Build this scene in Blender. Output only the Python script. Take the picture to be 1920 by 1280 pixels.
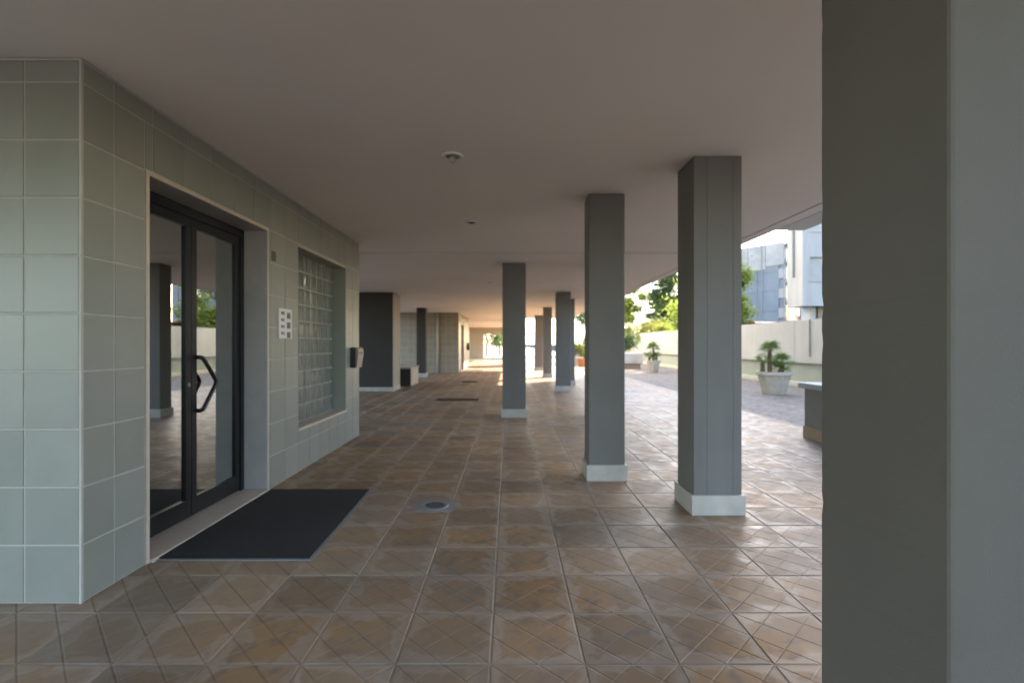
import bpy, bmesh, math, random
from mathutils import Vector, Matrix
random.seed(7)
R = math.radians
scene = bpy.context.scene
for o in list(bpy.data.objects): bpy.data.objects.remove(o)

# ------------------------------------------------------------------ camera
cam = bpy.data.cameras.new('camera'); camo = bpy.data.objects.new('camera', cam)
scene.collection.objects.link(camo); scene.camera = camo
CH = 1.335
camo.location = (0, 0, CH); camo.rotation_euler = (R(90), 0, 0)
cam.sensor_width = 36; cam.lens = 923 / 1920 * 36
cam.shift_x = 5 / 1920; cam.shift_y = 5 / 1920
cam.clip_start = .05; cam.clip_end = 1500
cam.dof.use_dof = True; cam.dof.focus_distance = 1.25; cam.dof.aperture_fstop = 3.4

# ------------------------------------------------------------------ light
SUN_EL, SUN_AZ = 27.0, 44.0           # azimuth measured from +Y towards +X
w = bpy.data.worlds.new('World'); scene.world = w; w.use_nodes = True
nt = w.node_tree; nt.nodes.clear()
sky = nt.nodes.new('ShaderNodeTexSky'); sky.sky_type = 'NISHITA'; sky.sun_disc = False
sky.sun_elevation = R(SUN_EL); sky.sun_rotation = R(SUN_AZ); sky.air_density = 1.0; sky.dust_density = 1.5; sky.ozone_density = 1.0
bg = nt.nodes.new('ShaderNodeBackground'); bg.inputs[1].default_value = .15
wo = nt.nodes.new('ShaderNodeOutputWorld')
nt.links.new(sky.outputs[0], bg.inputs[0]); nt.links.new(bg.outputs[0], wo.inputs[0])
sl = bpy.data.lights.new('sun', 'SUN'); sl.energy = 5.0; sl.angle = R(.5); sl.color = (1, .88, .70)
so = bpy.data.objects.new('sun', sl); scene.collection.objects.link(so)
sd = Vector((math.sin(R(SUN_AZ)) * math.cos(R(SUN_EL)), math.cos(R(SUN_AZ)) * math.cos(R(SUN_EL)), math.sin(R(SUN_EL))))
so.rotation_euler = sd.to_track_quat('Z', 'Y').to_euler(); so.location = (0, 0, 30)
vs = scene.view_settings
vs.view_transform = 'Standard'; vs.look = 'None'; vs.gamma = 1; vs.use_curve_mapping = False; vs.exposure = 2.98
cy = scene.cycles
cy.use_denoising = True; cy.max_bounces = 12; cy.diffuse_bounces = 8; cy.glossy_bounces = 5
cy.transmission_bounces = 6; cy.transparent_max_bounces = 12; cy.sample_clamp_indirect = 6
cy.caustics_reflective = False; cy.caustics_refractive = False

# ------------------------------------------------------------------ materials
def lk(nt, a, b): nt.links.new(a, b)
def mat(name, col, rough=.6, var=.12, scale=3.0, bump=.0, bscale=80.0, metallic=0, spec=.5, rnd=.0, coord='Position', tint=None, streak=0):
    m = bpy.data.materials.new(name); m.use_nodes = True; nt = m.node_tree; b = nt.nodes['Principled BSDF']
    b.inputs['Roughness'].default_value = rough; b.inputs['Metallic'].default_value = metallic
    b.inputs['Specular IOR Level'].default_value = spec
    g = nt.nodes.new('ShaderNodeNewGeometry')
    tc = nt.nodes.new('ShaderNodeTexCoord')
    src = g.outputs['Position'] if coord == 'Position' else tc.outputs['Object']
    n = nt.nodes.new('ShaderNodeTexNoise'); n.inputs['Scale'].default_value = scale; n.inputs['Detail'].default_value = 6
    n.inputs['Roughness'].default_value = .6
    lk(nt, src, n.inputs['Vector'])
    mr = nt.nodes.new('ShaderNodeMapRange'); mr.inputs[1].default_value = .25; mr.inputs[2].default_value = .75
    mr.inputs[3].default_value = 1 - var; mr.inputs[4].default_value = 1 + var
    lk(nt, n.outputs[0], mr.inputs[0])
    val = mr.outputs[0]
    if rnd:
        oi = nt.nodes.new('ShaderNodeObjectInfo')
        m2 = nt.nodes.new('ShaderNodeMapRange'); m2.inputs[3].default_value = 1 - rnd; m2.inputs[4].default_value = 1 + rnd
        lk(nt, oi.outputs['Random'], m2.inputs[0])
        mu = nt.nodes.new('ShaderNodeMath'); mu.operation = 'MULTIPLY'; lk(nt, val, mu.inputs[0]); lk(nt, m2.outputs[0], mu.inputs[1]); val = mu.outputs[0]
    if streak:
        mp = nt.nodes.new('ShaderNodeMapping'); mp.inputs['Scale'].default_value = (3.2, 3.2, .45); lk(nt, src, mp.inputs[0])
        n3 = nt.nodes.new('ShaderNodeTexNoise'); n3.inputs['Scale'].default_value = 1.0; n3.inputs['Detail'].default_value = 5; lk(nt, mp.outputs[0], n3.inputs['Vector'])
        m3 = nt.nodes.new('ShaderNodeMapRange'); m3.inputs[1].default_value = .3; m3.inputs[2].default_value = .65; m3.inputs[3].default_value = 1 - streak; m3.inputs[4].default_value = 1 + streak * .5
        lk(nt, n3.outputs[0], m3.inputs[0])
        mu3 = nt.nodes.new('ShaderNodeMath'); mu3.operation = 'MULTIPLY'; lk(nt, val, mu3.inputs[0]); lk(nt, m3.outputs[0], mu3.inputs[1]); val = mu3.outputs[0]
    vm = nt.nodes.new('ShaderNodeVectorMath'); vm.operation = 'SCALE'
    if tint:
        n2 = nt.nodes.new('ShaderNodeTexNoise'); n2.inputs['Scale'].default_value = scale * .45; n2.inputs['Detail'].default_value = 3
        lk(nt, src, n2.inputs['Vector'])
        cr = nt.nodes.new('ShaderNodeMix'); cr.data_type = 'RGBA'; cr.inputs[6].default_value = (*col, 1); cr.inputs[7].default_value = (*tint, 1)
        mm = nt.nodes.new('ShaderNodeMapRange'); mm.inputs[1].default_value = .38; mm.inputs[2].default_value = .62
        lk(nt, n2.outputs[0], mm.inputs[0]); lk(nt, mm.outputs[0], cr.inputs[0]); lk(nt, cr.outputs[2], vm.inputs[0])
    else:
        vm.inputs[0].default_value = col
    lk(nt, val, vm.inputs['Scale']); lk(nt, vm.outputs[0], b.inputs['Base Color'])
    rr = nt.nodes.new('ShaderNodeMapRange'); rr.inputs[3].default_value = max(0, rough - .08); rr.inputs[4].default_value = min(1, rough + .1)
    lk(nt, n.outputs[0], rr.inputs[0]); lk(nt, rr.outputs[0], b.inputs['Roughness'])
    if bump:
        nb = nt.nodes.new('ShaderNodeTexNoise'); nb.inputs['Scale'].default_value = bscale; nb.inputs['Detail'].default_value = 4
        lk(nt, src, nb.inputs['Vector'])
        bp = nt.nodes.new('ShaderNodeBump'); bp.inputs['Strength'].default_value = bump; bp.inputs['Distance'].default_value = .01
        lk(nt, nb.outputs[0], bp.inputs['Height']); lk(nt, bp.outputs[0], b.inputs['Normal'])
    return m

T = .395                       # floor tile pitch
X0 = -.08; Y0 = 2.055          # a tile corner
def floor_tile_mat():
    m = bpy.data.materials.new('terracotta_tile'); m.use_nodes = True; nt = m.node_tree; b = nt.nodes['Principled BSDF']
    N = nt.nodes.new
    def math_(op, a, c=None, cl=False):
        n = N('ShaderNodeMath'); n.operation = op; n.use_clamp = cl
        for i, v in enumerate((a, c)):
            if v is None: continue
            if isinstance(v, (int, float)): n.inputs[i].default_value = v
            else: lk(nt, v, n.inputs[i])
        return n.outputs[0]
    g = N('ShaderNodeNewGeometry'); sp = N('ShaderNodeSeparateXYZ'); lk(nt, g.outputs['Position'], sp.inputs[0])
    u = math_('DIVIDE', math_('SUBTRACT', sp.outputs[0], X0 - T * 100), T); v = math_('DIVIDE', math_('SUBTRACT', sp.outputs[1], Y0 - T * 100), T)
    fu = math_('FRACT', u); fv = math_('FRACT', v)
    iu = math_('FLOOR', u); iv = math_('FLOOR', v)
    cv = N('ShaderNodeCombineXYZ'); lk(nt, iu, cv.inputs[0]); lk(nt, iv, cv.inputs[1])
    wn = N('ShaderNodeTexWhiteNoise'); wn.noise_dimensions = '3D'; lk(nt, cv.outputs[0], wn.inputs['Vector'])
    # distance to nearest tile edge 0..0.5
    def edge(f): return math_('MINIMUM', f, math_('SUBTRACT', 1.0, f))
    e = math_('SMOOTH_MIN', edge(fu), edge(fv)); nt.nodes[-1].inputs[2].default_value = .12
    # noises, shifted per tile
    off = N('ShaderNodeVectorMath'); off.operation = 'MULTIPLY_ADD'; lk(nt, wn.outputs['Color'], off.inputs[0]); off.inputs[1].default_value = (9, 9, 9); lk(nt, g.outputs['Position'], off.inputs[2])
    def noise(s, d=3, vec=off.outputs[0], dist=0):
        n = N('ShaderNodeTexNoise'); n.inputs['Scale'].default_value = s; n.inputs['Detail'].default_value = d; n.inputs['Distortion'].default_value = dist
        lk(nt, vec, n.inputs['Vector']); return n.outputs[0]
    n1 = noise(6.5, 3, dist=.5); n2 = noise(1.1, 4, g.outputs['Position']); n3 = noise(60, 4)
    # worn centre patch
    def mr(x, a, c, d=0, f=1):
        n = N('ShaderNodeMapRange'); n.inputs[1].default_value = a; n.inputs[2].default_value = c; n.inputs[3].default_value = d; n.inputs[4].default_value = f
        lk(nt, x, n.inputs[0]); return n.outputs[0]
    worn = math_('ADD', math_('MULTIPLY', e, 1.5), n1)
    cen = mr(worn, .55, .74)
    halo = math_('MULTIPLY', mr(worn, .50, .60), mr(worn, .72, .60))
    def mix(fac, a, c):
        n = N('ShaderNodeMix'); n.data_type = 'RGBA'
        if isinstance(fac, float): n.inputs[0].default_value = fac
        else: lk(nt, fac, n.inputs[0])
        for i, v in ((6, a), (7, c)):
            if isinstance(v, tuple): n.inputs[i].default_value = (*v, 1)
            else: lk(nt, v, n.inputs[i])
        return n.outputs[2]
    brown = mix(mr(n2, .35, .62), (.165, .095, .038), (.28, .14, .042))
    brown = mix(mr(noise(14, 3), .5, .65), brown, (.11, .072, .05))
    greyb = mix(mr(n2, .4, .6), (.24, .178, .13), (.28, .195, .125))
    col = mix(math_('MULTIPLY', cen, mr(noise(.55, 2, g.outputs['Position']), .34, .60, .08, .68)), greyb, brown)
    col = mix(math_('MULTIPLY', halo, .32), col, (.36, .29, .235))
    hs = N('ShaderNodeHueSaturation'); lk(nt, col, hs.inputs['Color']); lk(nt, mr(wn.outputs['Value'], 0, 1, .78, 1.22), hs.inputs['Value'])
    # pressed diagonal grooves
    h2 = T / 2
    def diag(a):
        f = math_('FRACT', math_('MULTIPLY', a, 2.0)); return edge(f)
    d1 = diag(math_('ADD', u, v)); d2 = diag(math_('ADD', math_('SUBTRACT', u, v), 400))
    g1 = mr(d1, .0, .05, 1, 0); g2 = mr(d2, .0, .04, 1, 0)
    gm = math_('MAXIMUM', g1, math_('MULTIPLY', g2, .7))
    col = mix(math_('MULTIPLY', g1, .5), hs.outputs[0], (.07, .048, .04))
    col = mix(math_('MULTIPLY', g2, .38), col, (.30, .22, .17))
    lk(nt, col, b.inputs['Base Color'])
    lk(nt, math_('ADD', mr(n1, .3, .7, .40, .56), math_('MULTIPLY', cen, .08)), b.inputs['Roughness'])
    b.inputs['Specular IOR Level'].default_value = .45
    hh = math_('ADD', math_('MULTIPLY', gm, -1.0), math_('ADD', math_('MULTIPLY', n3, .12), math_('MULTIPLY', n1, .5)))
    bp = N('ShaderNodeBump'); bp.inputs['Strength'].default_value = .55; bp.inputs['Distance'].default_value = .006
    lk(nt, hh, bp.inputs['Height']); lk(nt, bp.outputs[0], b.inputs['Normal'])
    return m

def leaf_mat(name, c1, c2, transl=.45):
    m = bpy.data.materials.new(name); m.use_nodes = True; nt = m.node_tree; nt.nodes.clear()
    N = nt.nodes.new
    g = N('ShaderNodeNewGeometry')
    n = N('ShaderNodeTexNoise'); n.inputs['Scale'].default_value = 1.3; lk(nt, g.outputs['Position'], n.inputs['Vector'])
    add = N('ShaderNodeMath'); add.operation = 'MULTIPLY_ADD'; lk(nt, g.outputs['Random Per Island'], add.inputs[0]); add.inputs[1].default_value = .6; 
    sb = N('ShaderNodeMath'); sb.operation = 'SUBTRACT'; lk(nt, n.outputs[0], sb.inputs[0]); sb.inputs[1].default_value = .3
    lk(nt, sb.outputs[0], add.inputs[2]); add.use_clamp = True
    mx = N('ShaderNodeMix'); mx.data_type = 'RGBA'; mx.inputs[6].default_value = (*c1, 1); mx.inputs[7].default_value = (*c2, 1)
    lk(nt, add.outputs[0], mx.inputs[0])
    d = N('ShaderNodeBsdfDiffuse'); t = N('ShaderNodeBsdfTranslucent'); s = N('ShaderNodeMixShader'); s.inputs[0].default_value = transl
    lk(nt, mx.outputs[2], d.inputs[0]); lk(nt, mx.outputs[2], t.inputs[0]); lk(nt, d.outputs[0], s.inputs[1]); lk(nt, t.outputs[0], s.inputs[2])
    gl = N('ShaderNodeBsdfGlossy'); gl.inputs['Roughness'].default_value = .4
    s2 = N('ShaderNodeMixShader'); s2.inputs[0].default_value = .06; lk(nt, s.outputs[0], s2.inputs[1]); lk(nt, gl.outputs[0], s2.inputs[2])
    o = N('ShaderNodeOutputMaterial'); lk(nt, s2.outputs[0], o.inputs[0]); return m

def glass_mat(name, tint, refl, rough=.0):
    m = bpy.data.materials.new(name); m.use_nodes = True; nt = m.node_tree; nt.nodes.clear(); N = nt.nodes.new
    fr = N('ShaderNodeFresnel'); fr.inputs[0].default_value = 1.5
    mr = N('ShaderNodeMapRange'); mr.inputs[1].default_value = 0; mr.inputs[2].default_value = 1; mr.inputs[3].default_value = refl; mr.inputs[4].default_value = 1
    lk(nt, fr.outputs[0], mr.inputs[0])
    t = N('ShaderNodeBsdfTransparent'); t.inputs[0].default_value = (*tint, 1)
    g = N('ShaderNodeBsdfGlossy'); g.inputs['Roughness'].default_value = rough; g.inputs[0].default_value = (.9, .92, .9, 1)
    s = N('ShaderNodeMixShader'); lk(nt, mr.outputs[0], s.inputs[0]); lk(nt, t.outputs[0], s.inputs[1]); lk(nt, g.outputs[0], s.inputs[2])
    o = N('ShaderNodeOutputMaterial'); lk(nt, s.outputs[0], o.inputs[0]); return m

M = {}
M['floor_tile'] = floor_tile_mat()
M['floor_grout'] = mat('floor_grout', (.33, .26, .20), .9, .25, 8, .3, 60)
M['slab'] = mat('ceiling_plaster', (.81, .775, .74), .85, .035, .7, .12, 45, tint=(.79, .745, .70))
M['upper'] = mat('render_white', (.62, .62, .60), .9, .06, 1, .1, 30)
M['green_tile'] = mat('green_glazed_tile', (.235, .240, .205), .34, .05, 5, .04, 25, rnd=.06, tint=(.240, .242, .215))
M['warm_lit_tile'] = mat('warm_lit_green_tile', (.25, .21, .155), .35, .06, 5, .04, 25, rnd=.06)  # green glaze shifted to beige: warm bounced light put into the colour
M['grout'] = mat('tile_grout', (.42, .39, .35), .9, .1, 9, .2, 90)
M['marble'] = mat('beige_stone_trim', (.50, .42, .345), .4, .12, 14, .05, 60)
M['marble_jamb'] = mat('stone_jamb', (.42, .39, .36), .45, .10, 6, .05, 60, tint=(.38, .36, .35))
M['black_metal'] = mat('black_metal', (.010, .011, .012), .35, .1, 5, spec=.3)
M['black_bar'] = mat('black_handle', (.008, .008, .008), .35, .1, 5)
M['door_glass'] = glass_mat('door_glass', (.55, .57, .55), .5)
M['block_glass'] = None
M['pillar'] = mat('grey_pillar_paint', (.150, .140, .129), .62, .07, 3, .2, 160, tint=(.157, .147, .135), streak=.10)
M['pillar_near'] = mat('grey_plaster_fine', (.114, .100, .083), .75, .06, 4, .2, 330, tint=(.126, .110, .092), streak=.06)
M['plinth'] = mat('white_plinth', (.46, .42, .37), .5, .14, 7, .1, 50, streak=.12)
M['dark_wall'] = mat('dark_brown_paint', (.042, .036, .029), .75, .08, 3, .1, 60)
M['beige_wall'] = mat('beige_paint', (.42, .37, .29), .8, .06, 2, .1, 60)
M['parapet'] = mat('cream_parapet', (.45, .44, .41), .8, .07, 1.2, .1, 40, tint=(.42, .41, .38), streak=.06)
M['parapet_low'] = mat('parapet_base', (.30, .32, .27), .85, .08, 2, .1, 40)
M['curb'] = mat('parapet_curb', (.50, .47, .38), .85, .1, 3, .1, 40)
M['cobble'] = mat('terrace_aggregate', (.175, .145, .12), .85, .55, 9, .9, 40, tint=(.25, .20, .165))
M['ground'] = mat('ground_soil', (.22, .19, .15), .95, .2, .6, .3, 10)
M['street'] = mat('street_asphalt', (.06, .06, .06), .9, .2, 1, .3, 60)
M['mat_rubber'] = mat('doormat_pile', (.009, .0085, .008), 1.0, .9, 150, 1.0, 200)
M['mat_edge'] = mat('doormat_edge', (.20, .20, .20), .6, .1, 20)
M['steel'] = mat('brushed_steel', (.22, .22, .22), .5, .1, 10, metallic=.2)
M['lamp_grey'] = mat('spotlight_body', (.5, .48, .45), .4, .1, 20, metallic=.3)
M['dark_hole'] = mat('dark_recess', (.02, .018, .016), .8, .1, 20)
M['panel_white'] = mat('intercom_face', (.62, .6, .6), .35, .05, 20)
M['label_dark'] = mat('intercom_label', (.07, .07, .075), .4, .1, 20)
M['concrete'] = mat('planter_concrete', (.46, .41, .34), .85, .18, 9, .4, 60, coord='Object')
M['terracotta'] = mat('terracotta_pot', (.42, .19, .09), .8, .15, 9, .3, 60, coord='Object')
M['soil'] = mat('pot_soil', (.06, .04, .03), .95, .3, 20, .5, 60)
M['cap_stone'] = mat('counter_cap', (.32, .36, .4), .3, .1, 6, .05, 50)
M['low_wall'] = mat('counter_body', (.17, .17, .16), .7, .08, 5, .1, 60)
M['tan'] = mat('counter_plinth', (.30, .22, .15), .7, .1, 5, .1, 60)
M['wb'] = mat('white_building_render', (.40, .385, .365), .85, .07, .4, .05, 20, tint=(.37, .36, .34), streak=.1)
M['wb2'] = mat('blue_grey_render', (.45, .48, .54), .85, .06, .4)
M['shutter'] = mat('roller_shutter', (.36, .34, .31), .6, .1, 2)
M['net'] = mat('scaffold_net_grey', (.18, .20, .225), .9, .12, .5, .3, 3, tint=(.15, .175, .20))
M['sheet'] = mat('scaffold_sheet_white', (.31, .30, .29), .8, .2, .8, .3, 3)
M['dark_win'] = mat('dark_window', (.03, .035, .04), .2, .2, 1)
M['brown'] = mat('brown_panel', (.25, .14, .09), .7, .2, 2)
M['red_paint'] = mat('red_car_paint', (.35, .02, .04), .3, .03, 2)
M['blue_paint'] = mat('blue_car_paint', (.08, .22, .5), .3, .03, 2)
M['rubber'] = mat('tyre_rubber', (.02, .02, .02), .8, .1, 5)
M['bark'] = mat('bark', (.12, .085, .06), .95, .3, 6, .6, 20)
M['palm_bark'] = mat('palm_bark', (.13, .085, .05), .95, .4, 30, .8, 60, coord='Object')
M['leaf_lime'] = leaf_mat('leaf_lime', (.16, .23, .03), (.33, .38, .05), .5)
M['leaf_green'] = leaf_mat('leaf_green', (.05, .10, .03), (.12, .17, .045), .45)
M['leaf_dark'] = leaf_mat('leaf_dark', (.02, .055, .04), (.05, .09, .055), .15)
M['leaf_yellow'] = leaf_mat('leaf_yellow', (.15, .19, .035), (.34, .33, .055), .5)
M['leaf_palm'] = leaf_mat('leaf_palm', (.08, .15, .035), (.20, .26, .06), .4)
def block_mat():
    m = bpy.data.materials.new('glass_block'); m.use_nodes = True; nt = m.node_tree; b = nt.nodes['Principled BSDF']
    b.inputs['Base Color'].default_value = (.14, .15, .132, 1); b.inputs['Roughness'].default_value = .12
    b.inputs['Coat Weight'].default_value = .2; b.inputs['Specular IOR Level'].default_value = .6
    b.inputs['IOR'].default_value = 1.6
    g = nt.nodes.new('ShaderNodeNewGeometry')
    wv = nt.nodes.new('ShaderNodeTexWave'); wv.inputs['Scale'].default_value = 5.5; wv.inputs['Distortion'].default_value = 1.5; wv.bands_direction = 'Y'
    n = nt.nodes.new('ShaderNodeTexNoise'); n.inputs['Scale'].default_value = 9; lk(nt, g.outputs['Position'], n.inputs['Vector'])
    lk(nt, g.outputs['Position'], wv.inputs['Vector'])
    a = nt.nodes.new('ShaderNodeMath'); a.operation = 'ADD'; lk(nt, wv.outputs[1], a.inputs[0]); lk(nt, n.outputs[0], a.inputs[1])
    bp = nt.nodes.new('ShaderNodeBump'); bp.inputs['Strength'].default_value = .25; bp.inputs['Distance'].default_value = .02
    lk(nt, a.outputs[0], bp.inputs['Height']); lk(nt, bp.outputs[0], b.inputs['Normal']); return m
M['block_glass'] = block_mat()

# ------------------------------------------------------------------ helpers
COL = scene.collection
def bx(bm, x0, x1, y0, y1, z0, z1):
    v = [bm.verts.new((x, y, z)) for x in (x0, x1) for y in (y0, y1) for z in (z0, z1)]
    for f in ((0, 1, 3, 2), (4, 6, 7, 5), (0, 4, 5, 1), (2, 3, 7, 6), (0, 2, 6, 4), (1, 5, 7, 3)):
        bm.faces.new([v[i] for i in f])
    return bm
def obj(name, bm, m, parent=None, loc=None, bevel=0, smooth=False):
    if isinstance(bm, bmesh.types.BMesh):
        bmesh.ops.recalc_face_normals(bm, faces=bm.faces)
        me = bpy.data.meshes.new(name); bm.to_mesh(me); bm.free()
    else: me = bm
    if m is not None:
        me.materials.clear(); me.materials.append(m)
    if smooth:
        for p in me.polygons: p.use_smooth = True
    o = bpy.data.objects.new(name, me); COL.objects.link(o)
    if parent: o.parent = parent
    if loc: o.location = loc
    if bevel:
        md = o.modifiers.new('bevel', 'BEVEL'); md.width = bevel; md.segments = 2; md.limit_method = 'ANGLE'
    return o
def box(name, m, x0, x1, y0, y1, z0, z1, parent=None, bevel=0):
    return obj(name, bx(bmesh.new(), x0, x1, y0, y1, z0, z1), m, parent, None, bevel)
def boxes(name, m, lst, parent=None, bevel=0):
    bm = bmesh.new()
    for b in lst: bx(bm, *b)
    return obj(name, bm, m, parent, None, bevel)
def thing(name, label, cat, loc=(0, 0, 0), rz=0, group=None):
    o = bpy.data.objects.new(name, None); COL.objects.link(o); o.location = loc; o.rotation_euler = (0, 0, rz)
    o.empty_display_size = .2
    return tag(o, label, cat, group)
def tag(o, label, cat, group=None):
    o['label'] = label; o['category'] = cat
    if group: o['group'] = group
    return o
def struct(o): o['kind'] = 'structure'; return o
def stuff(o): o['kind'] = 'stuff'; return o
def tube(bm, pts, r, n=8, closed=False):
    pts = [Vector(p) for p in pts]; rs = r if isinstance(r, (list, tuple)) else [r] * len(pts)
    rings = []
    L = len(pts)
    up = None
    for i, p in enumerate(pts):
        a = pts[(i - 1) % L] if (closed or i) else p; c = pts[(i + 1) % L] if (closed or i < L - 1) else p
        d = (c - a).normalized()
        if up is None: up = Vector((0, 0, 1)) if abs(d.z) < .9 else Vector((1, 0, 0))
        s = d.cross(up).normalized(); u = s.cross(d).normalized(); up = u
        rings.append([bm.verts.new(p + (s * math.cos(2 * math.pi * k / n) + u * math.sin(2 * math.pi * k / n)) * rs[i]) for k in range(n)])
    for i in range(L if closed else L - 1):
        A, B = rings[i], rings[(i + 1) % L]
        for k in range(n): bm.faces.new((A[k], A[(k + 1) % n], B[(k + 1) % n], B[k]))
    if not closed: bm.faces.new(rings[0][::-1]); bm.faces.new(rings[-1])
    return bm
def lathe(bm, prof, n=16, cx=0, cy=0):
    rings = [[bm.verts.new((cx + r * math.cos(2 * math.pi * (k + .5) / n), cy + r * math.sin(2 * math.pi * (k + .5) / n), z)) for k in range(n)] for r, z in prof]
    for A, B in zip(rings, rings[1:]):
        for k in range(n): bm.faces.new((A[k], A[(k + 1) % n], B[(k + 1) % n], B[k]))
    bm.faces.new(rings[0][::-1]); bm.faces.new(rings[-1]); return bm
def copy_tree(o, parent=None):
    c = o.copy(); COL.objects.link(c)
    if parent: c.parent = parent
    for ch in [x for x in o.children]: copy_tree(ch, c)
    return c

CZ = 2.81                      # ceiling height
# ------------------------------------------------------------------ ground
struct(box('ground', M['ground'], -300, 300, -200, 700, -.6, -.045))
street = struct(box('street', M['street'], 9.75, 300, -60, 500, -.5, 1.1))
tw = box('terrace', M['cobble'], 4.8, 9.45, -14, 60, -.3, -.006); struct(tw)

# floor: grout bed + tiles
floor = struct(box('floor', M['floor_grout'], -13, 4.8, -8, 46, -.3, -.004))
def tile_mesh(w, ln, name, ch=.004, h=.012):
    bm = bmesh.new(); a, b = w / 2, ln / 2
    lo = [bm.verts.new((x, y, -h)) for x, y in ((-a, -b), (a, -b), (a, b), (-a, b))]
    hi = [bm.verts.new((x, y, 0)) for x, y in ((-a + ch, -b + ch), (a - ch, -b + ch), (a - ch, b - ch), (-a + ch, b - ch))]
    mid = [bm.verts.new((x, y, -ch * .7)) for x, y in ((-a, -b), (a, -b), (a, b), (-a, b))]
    bm.faces.new(hi)
    for k in range(4):
        j = (k + 1) % 4
        bm.faces.new((mid[k], mid[j], hi[j], hi[k])); bm.faces.new((lo[k], lo[j], mid[j], mid[k]))
    me = bpy.data.meshes.new(name); bm.to_mesh(me); bm.free(); return me
TG = T - .007
fme = tile_mesh(TG, TG, 'floor_tile')
cells = []
for i in range(-14, 13):
    for j in range(-14, 111):
        x = X0 + (i + .5) * T; y = Y0 + (j + .5) * T
        if x > 4.8 - T / 2 or y > 45.8: continue
        if x < -2.21 - T / 2 and y > 2.54 + T / 2 and y < 7.21 - T / 2: continue       # under the entrance block
        if x < -2.21 - .2 and y > 22.9 and y < 29: continue
        px = 955 + 923 * x / y if y > .3 else -9999
        py = 645 + 923 * CH / y if y > .3 else 9999
        vis = y > 1.9 and -60 < px < 1600 and py < 1330
        if -2.6 < x < -2.05 and 2.5 < y < 7.3: vis = vis
        cells.append((0 if vis else 1, y, x))
cells.sort()
near = [c for c in cells if c[0] == 0][:300]; nearset = set(near)
for c in near:
    t = obj('tile', fme, M['floor_tile'], floor, (c[2], c[1], random.uniform(-.0012, .0008)))
    t.rotation_euler = (random.uniform(-.003, .003), random.uniform(-.003, .003), random.uniform(-.002, .002))
bm = bmesh.new()
for c in cells:
    if c in nearset: continue
    x, y = c[2], c[1]; a = TG / 2; z = random.uniform(-.0012, .0008)
    tx, ty = random.uniform(-.003, .003), random.uniform(-.003, .003)
    q = [(x + sx * (a - .003), y + sy * (a - .003), z + sx * a * tx + sy * a * ty) for sx, sy in ((-1, -1), (1, -1), (1, 1), (-1, 1))]
    l = [(x + sx * a, y + sy * a, -.009) for sx, sy in ((-1, -1), (1, -1), (1, 1), (-1, 1))]
    q = [bm.verts.new(p) for p in q]; l = [bm.verts.new(p) for p in l]
    bm.faces.new(q)
    for k in range(4): bm.faces.new((l[k], l[(k + 1) % 4], q[(k + 1) % 4], q[k]))
stuff(obj('far_tile_paving', bm, M['floor_tile'], floor))

# ------------------------------------------------------------------ ceiling and upper floors
ceil = struct(boxes('ceiling', M['slab'], [(-12, 3.25, -3.0, 7.6, CZ, CZ + .08), (-6.5, 3.25, 7.6, 7.915, CZ, CZ + .08), (-6.5, 3.25, 7.97, 14.28, CZ, CZ + .08), (-6.5, 3.25, 14.31, 23, CZ, CZ + .08), (-9.5, 3.25, 23, 28.5, CZ, CZ + .08), (-9.5, .95, 28.5, 44.2, CZ, CZ + .08),
      (3.275, 3.45, -3.0, 28.5, CZ - .004, CZ + .08)]))
struct(box('ceiling_trim', M['slab'], -6.5, 3.25, 7.971, 8.04, CZ - .014, CZ - .001))
struct(boxes('upper_floors', M['upper'], [(-12, 3.45, -3.0, 7.6, CZ + .08, 16), (-6.5, 3.45, 7.6, 23, CZ + .08, 16), (-9.5, 3.45, 23, 28.5, CZ + .08, 16), (-9.5, .95, 28.5, 44.2, CZ + .08, 16)]))  # unseen mass added to shade the terrace; sides cut back to let light in
tag(box('balcony_slab', M['upper'], 3.452, 3.80, -2.2, 6.35, CZ - .01, CZ + .20), 'projecting white balcony slab above the near edge of the terrace', 'balcony')

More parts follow.
